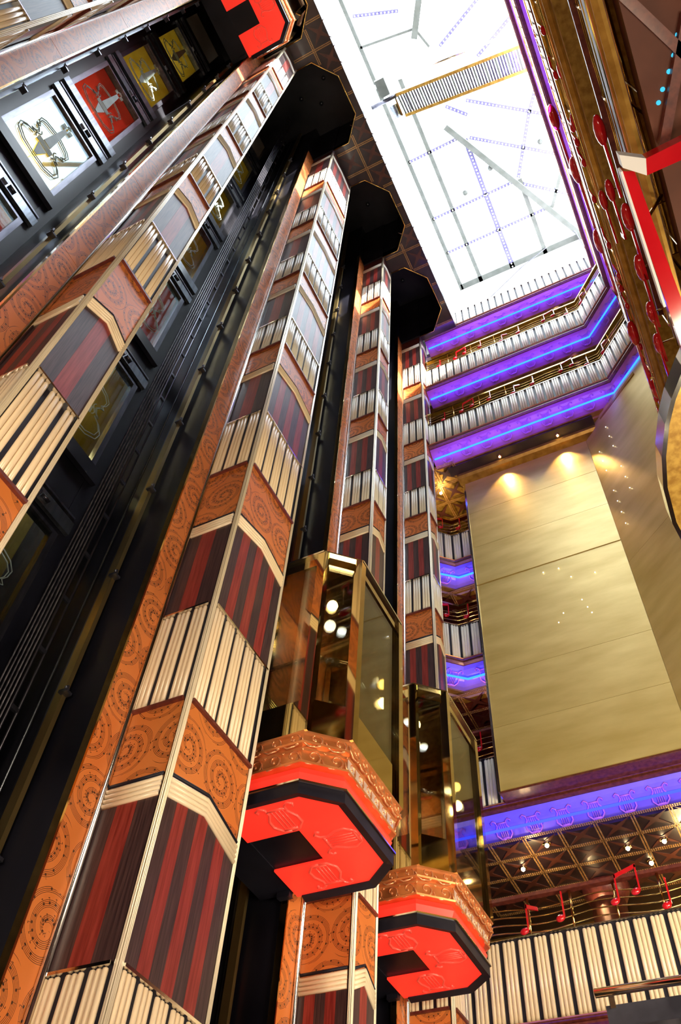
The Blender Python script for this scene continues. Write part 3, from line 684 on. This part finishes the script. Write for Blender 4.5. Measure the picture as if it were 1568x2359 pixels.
balcony('white topmost balcony parapet against the skylight, above the highest blue cove', [(8.62, 3.09), (8.62, -1.36)], 20.16, rail=False)
balcony('highest balcony with railing under the skylight at the far end, turning right', far, 17.42)
balcony('third balcony down at the far end, directly above the gold wall', far, 14.84)
balcony('upper balcony edge along the right side, just right of the skylight, purple-lit', right, 17.42, notes=False)
balcony('balcony railing along the right side, second below the skylight', right, 14.84, cove=False)
balcony('balcony railing along the right side, third below the skylight', [(7.65, -1.33), (-1, -1.33)], 12.30, cove=False, para='staves', rib_h=1.0)
balcony('balcony railing along the right side, fourth below the skylight', [(8.35, -1.0), (-1, -1.0)], 9.80, notes=True, cove=False, para='staves', rib_h=1.0)
balcony('top right skylight edge with purple cove', [(8.6, -1.36), (-4, -1.36)], 20.16, rail=False, para='white')
balcony('copper balcony at the right edge above the brown soffit, with brass staves', [(4.3, -1.02), (-1, -1.02)], 6.94, para='brown', cove=False, notes=False, post=.8)
vee = lambda: [(8.9, 4.1), (9.36, 3.56), (9.73, 3.15), (9.73, 2.3)]
balcony('small corner balcony beside the gold wall, upper one', vee(), 12.36)
balcony('small corner balcony beside the gold wall, lower one with red notes', vee(), 9.80)
balcony('balcony level under the gold wall with a long violet-blue cove', [(8.9, 4.1), (9.36, 3.56), (9.73, 3.15), (9.73, -2.2)], 6.96, neon='neon_low', rail=True)
balcony('lowest far balcony with striped parapet, brass staves and red notes', [(9.07, 4.4), (9.07, -2.0)], 3.90, rib_h=.90, rail_h=.44, single=True, post=.5, deep=False)

# cornice ring with slot and downlights above the gold wall
sf = thing('ceiling_soffit', None, None, (9.1, 1.2, 14.5), kind='structure')
part('soffit_frame', MB().sweep([(9.22, 2.78), (9.22, -.1), (8.4, -1.05)], [(0, 14.40), (0, 14.47), (.22, 14.47), (.22, 14.36), (.05, 14.36)], True), 'goldrelief', sf)
part('soffit_slot', MB().box(9.0, 9.22, -.1, 2.9, 14.47, 14.5), 'coffer', sf)
for k, y in enumerate((.63, 1.83)):
    lb = thing('downlight', 'recessed downlight glowing above the gold wall, %s' % ('nearer the right corner' if k == 0 else 'left one'), 'downlight', (9.14, y, 14.45), 'downlights above the gold wall')
    part('bulb', MB().ball((9.14, y, 14.44), .022, .022, .022, 8, 5), 'bulb', lb)
    part('trim_ring', MB().tube([(9.14, y, 14.452), (9.14, y, 14.466)], .05, 12), 'brass', lb)
    lamp('SPOT', (9.17, y, 14.42), 60, (1, .62, .25), .02, aim=(9.50, y, 13.2), spot=75)
# columns in the far balconies
for k, z in enumerate((17.42, 14.84)):
    cl = thing('column', 'round pink-lit mirrored column on the %s far balcony' % ('upper' if k == 0 else 'lower'), 'column', (9.12, -.22, z), 'columns on the far balconies')
    part('shaft', MB().tube([(9.12, -.22, z), (9.12, -.22, z + 2.35)], .085, 20), 'chrome', cl)
    part('capital', MB().tube([(9.12, -.22, z + 2.25), (9.12, -.22, z + 2.29), (9.12, -.22, z + 2.36)], .13, 20, rs=[.1, .14, .15]), 'goldrelief', cl)
cl = thing('column', 'wide rust-coloured column behind the lowest far balcony', 'column', (11.6, 1.95, 3.9))
part('shaft', MB().tube([(11.6, 1.95, 3.88), (11.6, 1.95, 6.4)], .24, 24), 'brown', cl)
part('capital', MB().tube([(11.6, 1.95, 6.4), (11.6, 1.95, 6.55), (11.6, 1.95, 6.62)], .3, 24, rs=[.25, .32, .34]), 'mahog', cl)
for k, (x, y, on) in enumerate(((10.25, 2.37, 1), (10.68, 2.85, 1), (10.7, 1.4, 1), (10.71, .92, 1), (10.72, 3.73, 1), (11.15, 1.2, 1), (11.6, 1.9, 1))):
    dl = thing('downlight', 'small glowing downlight in the studded ceiling, %s from the left' % ['third', 'second', 'fourth', 'fifth', 'first', 'sixth', 'seventh'][k], 'downlight', (x, y, 6.6), 'downlights in the studded ceiling')
    part('bulb', MB().ball((x, y, 6.595), .03, .03, .03, 8, 5), 'bulb', dl)
    part('trim_ring', MB().tube([(x, y, 6.61), (x, y, 6.628)], .055, 12), 'brass', dl)
for (x, y) in ((10.4, 2.6), (10.9, .6), (11.4, 2.0)): lamp('POINT', (x, y, 6.3), 12, (1, .68, .32), .08)
ch = thing('chandelier', 'bright warm cluster lamp hanging behind the lowest railing at the right edge', 'lamp', (11.3, .75, 5.3))
for k in range(6):
    a = k * math.pi / 3; part('globe', MB().ball((11.3 + .16 * math.cos(a), .6 + .16 * math.sin(a), 6.0 - .05 * (k % 3)), .05, .05, .05, 10, 6), 'bulb', ch)
part('stem', MB().tube([(11.3, .6, 6.6), (11.3, .6, 6.0)], .012, 6), 'brass', ch)
struct('wall_bar', MB().box(12.4, 12.5, -3, 5, 3.9, 6.63), 'goldrelief')
dlc = thing('downlight', 'starry warm downlight in the dark ceiling beside the farthest pilaster', 'downlight', (9.35, 3.30, 14.3))
part('bulb', MB().ball((9.5, 3.25, 12.0 + 2.46), .03, .03, .03, 8, 5), 'bulb', dlc)
lamp('POINT', (9.7, 3.3, 14.0), 12, (1, .7, .35), .05)
lamp('POINT', (9.9, 3.1, 11.6), 6, (1, .6, .3), .05); lamp('POINT', (9.9, 3.1, 9.1), 6, (1, .6, .3), .05)
dlc = thing('downlight', 'starry warm downlight under the lower corner balcony', 'downlight', (9.95, 2.95, 9.4))
part('bulb', MB().ball((10.0, 2.78, 9.42), .03, .03, .03, 8, 5), 'bulb', dlc)
# dark console with a chrome rail, bottom right
cs = thing('canopy', 'dark canopy box with a chrome rail at the bottom right corner', 'canopy', (7.2, .7, 2.8))
part('body', MB().box(7.0, 7.5, -1.0, 1.36, 2.62, 3.08), 'glassblock', cs)
part('rail', MB().tube([(6.97, 1.42, 3.17), (6.97, -1.0, 3.17)], .035, 10), 'chrome', cs)
for y in (1.3, .6, 0): part('bracket', MB().box(6.98, 7.02, y - .02, y + .02, 3.05, 3.17), 'chrome', cs)
part('ledge', MB().box(6.94, 7.5, -1.0, 1.38, 2.86, 2.90), 'steel', cs)

# ---------------------------------------------------------------- big red notes on the bulging rail and right railings
def rnote(label, p, kind, s, tilt=0):
    x, y, z = p; t = thing('music_note', label, 'ornament', p, 'large red notes on the right railings')
    def place(m):
        R3 = Matrix.Rotation(tilt, 3, 'Y')
        for v in range(len(m.v)): a = R3 @ Vector(m.v[v]); m.v[v] = (a.x + x, a.y + y, a.z + z)
        return m
    hd = MB().ball(p, .10 * s, .035 * s, .05 * s, 14, 8)
    part('note_head', hd, 'redpaint', t)
    part('note_stem', place(MB().box(-.015 * s, .02 * s, -.008 * s, .008 * s, 0, .42 * s)), 'redpaint', t)
    if kind: part('note_flag', place(MB().box(-.16 * s, .02 * s, -.008 * s, .008 * s, .38 * s, .42 * s)), 'redpaint', t)
    part('clip', MB().tube([(x, y, z), (x, y - .62, z)], .008, 5), 'brass', t)
    return t
rn = []
NL = [((.617, -.093), 10.8, 1.7, 'against the gold wall, higher'), ((.690, -.092), 10.3, 1.7, 'against the gold wall, lowest of all'), ((.529, -.0875), 10.9, 2.0, 'where the railing meets the lilac corner'),
      ((.246, -.0755), 17.0, 2.6, 'on the purple edge near the gantry'), ((.309, -.0805), 16.0, 2.6, 'on the purple edge halfway down'), ((.398, -.0815), 15.8, 2.6, 'on the purple edge by the lilac corner'),
      ((.28, -.1165), 8.3, 1.5, 'just above the huge flag'), ((.347, -.109), 8.6, 1.2, 'left of the huge stem, small and high'), ((.354, -.099), 9.7, 1.2, 'beside the brass loop'),
      ((.385, -.119), 8.2, 1.5, 'close beside the huge stem'), ((.45, -.117), 8.2, 1.5, 'left of the huge stem, middle'), ((.511, -.1145), 8.2, 1.3, 'left of the huge stem, low'), ((.556, -.112), 8.2, 1.3, 'at the lower end of the copper railing'),
      ((.205, -.0975), 10.6, 1.5, 'nearest the top edge of the picture'), ((.26, -.0935), 10.9, 1.1, 'small one above the brass loop'), ((.43, -.1000), 10.2, 1.3, 'in the middle staves below the brass loop')]
for k, ((a, b_), z, s_, l) in enumerate(NL): rnote('glossy red music note on the right-hand railings, ' + l, (a * z, b_ * z, z), [0, 1, 0, 1][k % 4], s_, tilt=1.75)
Z6 = 6.45
bf = thing('music_note', 'huge red quaver with pale edge, nearest thing at the right border', 'ornament', (2.6, -.9, Z6))
def quad_bar(a, b_, c, d, z0, z1): return MB().prism([a, b_, c, d], z0, z1)
ir = thing('inner_railing', 'pair of bright brass tubes behind the copper balcony at the right edge', 'railing', (1.4, -1.2, 6.92))
for (xa, ya), (xb, yb), zz in (((-1, -1.14), (3.7, -1.2), 8.3), ((-1, -1.25), (3.7, -1.30), 8.25)):
    part('brass_tube', MB().tube([(xa, ya, zz), (xb, yb, zz)], .022, 8), 'brass', ir)
    for k in range(4): part('stanchion', MB().tube([(-.8 + k * 1.4, ya - .004 * k, 6.92), (-.8 + k * 1.4, ya - .004 * k, zz)], .012, 6), 'brass', ir)
R_ = lambda u, v: (u * Z6, v * Z6)
part('stem', quad_bar(R_(.332, -.126), R_(.338, -.139), R_(.60, -.158), R_(.60, -.138), Z6, Z6 + .10), 'redpaint', bf)
part('stem_edge', quad_bar(R_(.332, -.1245), R_(.332, -.127), R_(.51, -.1325), R_(.51, -.1295), Z6 - .01, Z6 + .10), 'white', bf, 'pale edge')  # white strip along one edge of the stem
part('flag', quad_bar(R_(.308, -.126), R_(.323, -.126), R_(.342, -.1475), R_(.324, -.151), Z6 - .12, Z6 + .0), 'white', bf, 'pale end')  # white piece at the end of the flag
part('flag', quad_bar(R_(.324, -.151), R_(.342, -.1475), R_(.342, -.24), R_(.320, -.25), Z6 - .12, Z6), 'redpaint', bf)
part('hanger', MB().tube([(2.6, -.9, Z6 + .1), (2.6, -1.1, 6.9)], .015, 6), 'brass', bf)

# ---------------------------------------------------------------- gantry under the skylight
gt = thing('gantry', 'slatted white maintenance gantry crossing below the skylight', 'gantry', (3.75, 0, 22))
ga, gb, gc, gd = Vector((3.32, 1.54)), Vector((3.63, -1.45)), Vector((4.16, -1.43)), Vector((3.83, 1.52))
for a, b_ in ((ga, gb), (gd, gc)):
    d = (b_ - a).normalized(); n = Vector((-d.y, d.x)) * .035
    part('side_beam', MB().prism([a + n, b_ + n, b_ - n, a - n], 21.95, 22.2), 'goldsoffit', gt)
for k in range(46):
    t = (k + .5) / 46; a = ga.lerp(gb, t); b_ = gd.lerp(gc, t); d = Vector((.016, 0)).orthogonal()
    part('slat', MB().prism([a + Vector((0, .020)), b_ + Vector((0, .020)), b_ - Vector((0, .020)), a - Vector((0, .020))], 22.0, 22.05), 'steel' if k % 4 else 'skybeam', gt)
part('guard_rail', MB().tube([(3.15, 1.54, 23.0), (3.45, -1.45, 23.0)], .03, 8), 'chrome', gt)
for k in range(5): part('guard_post', MB().tube([(3.32 + k * .075, 1.5 - k * .73, 22.1), (3.16 + k * .075, 1.5 - k * .73, 23.0)], .015, 6), 'white', gt)
cr = thing('gantry_carriage', 'small grey and gold motor carriage at the left end of the gantry', 'machine', (3.4, 1.85, 22))
part('housing', MB().box(2.85, 3.25, 1.66, 1.9, 22.0, 22.2), 'skybeam', cr); part('motor', MB().tube([(3.50, 1.7, 22.05), (3.80, 1.7, 22.05)], .10, 12), 'pale_steel', cr)
part('bracket', MB().box(3.4, 3.8, 1.56, 1.60, 21.95, 22.2), 'brass', cr); part('axle', MB().tube([(3.35, 1.5, 22.1), (3.35, 2.19, 22.1)], .05, 10), 'steel', cr)
# sagging cable near the far end of the skylight
cb = thing('hanging_cable', 'thin dark cable sagging in front of the skylight at its far end', 'cable', (8.9, 1.0, 22))
part('cable', MB().tube([(9.3, 2.2, 22.1), (9.0, 1.5, 21.75), (8.75, .9, 21.75), (8.55, .2, 22.0), (8.4, -.7, 22.3), (8.45, -1.34, 22.6), (8.6, -1.4, 20.9)], .012, 6), 'steel', cb)

# ---------------------------------------------------------------- lift cars
def scroll_mesh(mat):
    b = MB(); pts = []
    for k in range(15):
        a = -1.3 + k * .42; r = .068 * (1 - k / 17); pts.append((r * math.cos(a), 0, r * math.sin(a)))
    b.tube(pts, .009, 5, rs=[.011 - .0004 * k for k in range(15)]); b.ball((pts[-1][0], 0, pts[-1][2]), .014, .01, .014, 8, 5)
    b.tube([(.02, 0, -.066), (-.05, 0, -.075), (-.095, 0, -.05), (-.115, 0, -.01)], .008, 5)
    b.ball((.085, 0, .055), .011, .008, .011, 6, 4); b.ball((-.09, 0, .05), .011, .008, .011, 6, 4)
    return b.mesh('scroll', mat)
SC = scroll_mesh('copper_hi')
def car(cx_, z, label):
    T = thing('glass_lift', label, 'lift', (cx_, 3.0, z), 'panoramic glass lifts')
    def ring(k, back=3.5):   # half octagon grown by k
        return [(cx_ - .66 - k, back), (cx_ - .66 - k, 2.86 - k * .6), (cx_ - .43 - k * .5, 2.60 - k), (cx_ + .43 + k * .5, 2.60 - k), (cx_ + .66 + k, 2.86 - k * .6), (cx_ + .66 + k, back)]
    R0 = ring(0.0)
    # bottom tray: dark mirror rim and U of backlit red acrylic
    part('tray_rim', MB().sweep(ring(.03), [(0, z), (0, z + .10), (.07, z + .12), (.07, z + .02)], True), 'black', T, 'dark polished rim')
    part('tray_edge', MB().sweep(ring(.035), [(0, z + .095), (-.012, z + .10), (-.012, z + .115), (.06, z + .13)], True), 'chrome', T)
    o = ring(-.025, 3.55)
    red = [o[0], o[1], o[2], o[3], o[4], o[5], (cx_ + .22, 3.55), (cx_ + .22, 3.08), (cx_ - .22, 3.08), (cx_ - .22, 3.55)]
    RD = part('red_diffuser', MB().prism(red, z + .03, z + .05), 'redglow', T, 'glowing red U-shaped panel')
    part('underframe', MB().box(cx_ - .25, cx_ + .25, 3.05, 3.56, z + .06, z + .1).box(cx_ - .60, cx_ + .60, 3.55, 3.9, z + .05, z + .35), 'shaft', T)
    for (lx, ly, a) in ((cx_ - .43, 3.12, math.pi / 2), (cx_, 2.84, 0.0), (cx_ + .43, 3.15, -math.pi / 2)):
        oo = inst('lyre_relief', LY_RED, RD, (lx, ly, z + .027)); oo.rotation_euler = (math.radians(90), 0, a + math.pi)
    part('red_band', MB().sweep(ring(-.01), [(0, z + .12), (-.03, z + .20), (-.005, z + .26), (.05, z + .26), (.05, z + .12)], True), 'redglow', T, 'glowing red curved band')
    # two friezes
    def frieze(k, z0, z1, mat, nm):
        rr = ring(k); FZ = part(nm, MB().sweep(rr, [(.03, z0), (-.012, z0), (-.018, z0 + .015), (0, z0 + .03), (0, z1 - .03), (-.018, z1 - .018), (-.018, z1), (.08, z1), (.08, z0)], True), mat, T)
        for i in range(5):
            a, b_ = Vector(rr[i]), Vector(rr[i + 1]); L = (b_ - a).length; n = {0: 3, 1: 2, 2: 6, 3: 2, 4: 3}[i]; n = max(1, int(L / .145)); d = (b_ - a) / L; ang = math.atan2(d.y, d.x)
            for q in range(n):
                c = a + d * (L * (q + .5) / n) + Vector((d.y, -d.x)) * .002; inst('scroll', SC, FZ, (c.x, c.y, (z0 + z1) / 2), rz=ang)
    frieze(.035, z + .27, z + .42, 'copper', 'lower_frieze'); frieze(.075, z + .42, z + .53, 'copper', 'upper_frieze')
    rr = ring(.036); a, b_ = Vector(rr[2]), Vector(rr[3])
    part('frieze_sheen', slab_on(a, b_, (0, -1), 0.0, .004, z + .295, z + .395), 'sheen_copper', T, 'pale painted reflection on the frieze')  # thin pale sheet, a light reflection put into its colour
    # cabin
    g = ring(.05); zt = z + 2.78; zf = z + .53
    part('cabin_floor', MB().prism(g, zf - .04, zf), 'brown', T)
    for i, (x, y) in enumerate(g):
        if i in (0, 5): continue
        s_ = .045
        part('post', MB().box(x - s_, x + s_, y - s_, y + s_, zf, zt), 'mirror_gold', T)
    for x, y in (g[0], g[5]): part('post', MB().box(x - .03, x + .03, y - .06, y, zf, zt), 'mirror_gold', T)
    for i in range(5):
        a, b_ = Vector(g[i]), Vector(g[i + 1]); d = (b_ - a).normalized(); a = a + d * .05; b_ = b_ - d * .05; n = Vector((d.y, -d.x))
        part('glass_pane', slab_on(a, b_, n, -.006, .006, zf + .36, zt - .14), 'glass', T)
        part('kick_panel', slab_on(a, b_, n, -.012, .012, zf, zf + .36), 'mirror_gold', T)
        part('top_rail', slab_on(a, b_, n, -.02, .02, zt - .15, zt), 'mirror_gold', T)
        m_ = n * -.07
        part('handrail', MB().tube([(a.x + m_.x, a.y + m_.y, zf + .92), (b_.x + m_.x, b_.y + m_.y, zf + .92)], .02, 8), 'chrome', T)
    part('top_frame', MB().sweep(g, [(-.05, zt), (-.05, zt + .02), (.06, zt + .02), (.06, zt)], True), 'chrome', T)
    part('rear_wall', MB().box(cx_ - .7, cx_ + .7, 3.52, 3.54, zf + .9, zt), 'music', T)
    part('rear_dado', MB().box(cx_ - .7, cx_ + .7, 3.52, 3.54, zf, zf + .84), 'red_wood', T)
    for k in range(4): part('rear_moulding', MB().tube([(cx_ - .7, 3.515, zf + .85 + k * .03), (cx_ + .7, 3.515, zf + .85 + k * .03)], .014, 6), 'brass', T)
    part('door_jamb', MB().box(cx_ - .42, cx_ - .36, 3.49, 3.52, zf, zt - .3).box(cx_ + .36, cx_ + .42, 3.49, 3.52, zf, zt - .3), 'brass', T)
    lamp('POINT', (cx_, 3.1, zt - .2), 14, (1, .8, .5), .06)
    part('roof', MB().prism(ring(.0), zt - .06, zt - .03), 'mirror_gold', T)
    for lx in (-.25, .25): part('ceiling_light', MB().tube([(cx_ + lx, 3.1, zt - .075), (cx_ + lx, 3.1, zt - .062)], .05, 12), 'bulbwhite', T)
    part('sling', MB().box(cx_ - .6, cx_ + .6, 3.58, 3.7, zt, zt + .2).box(cx_ - .60, cx_ - .54, 3.58, 3.7, z, zt + .2).box(cx_ + .54, cx_ + .60, 3.58, 3.7, z, zt + .2), 'shaft', T)
    return T
car(5.245, 3.77, 'nearer panoramic glass lift with a glowing red underside, lower centre')
car(7.50, 3.90, 'farther panoramic glass lift with a glowing red underside, lower right of centre')
car(0.275, 18.05, 'glass lift at the very top left, only its red underside seen from below')
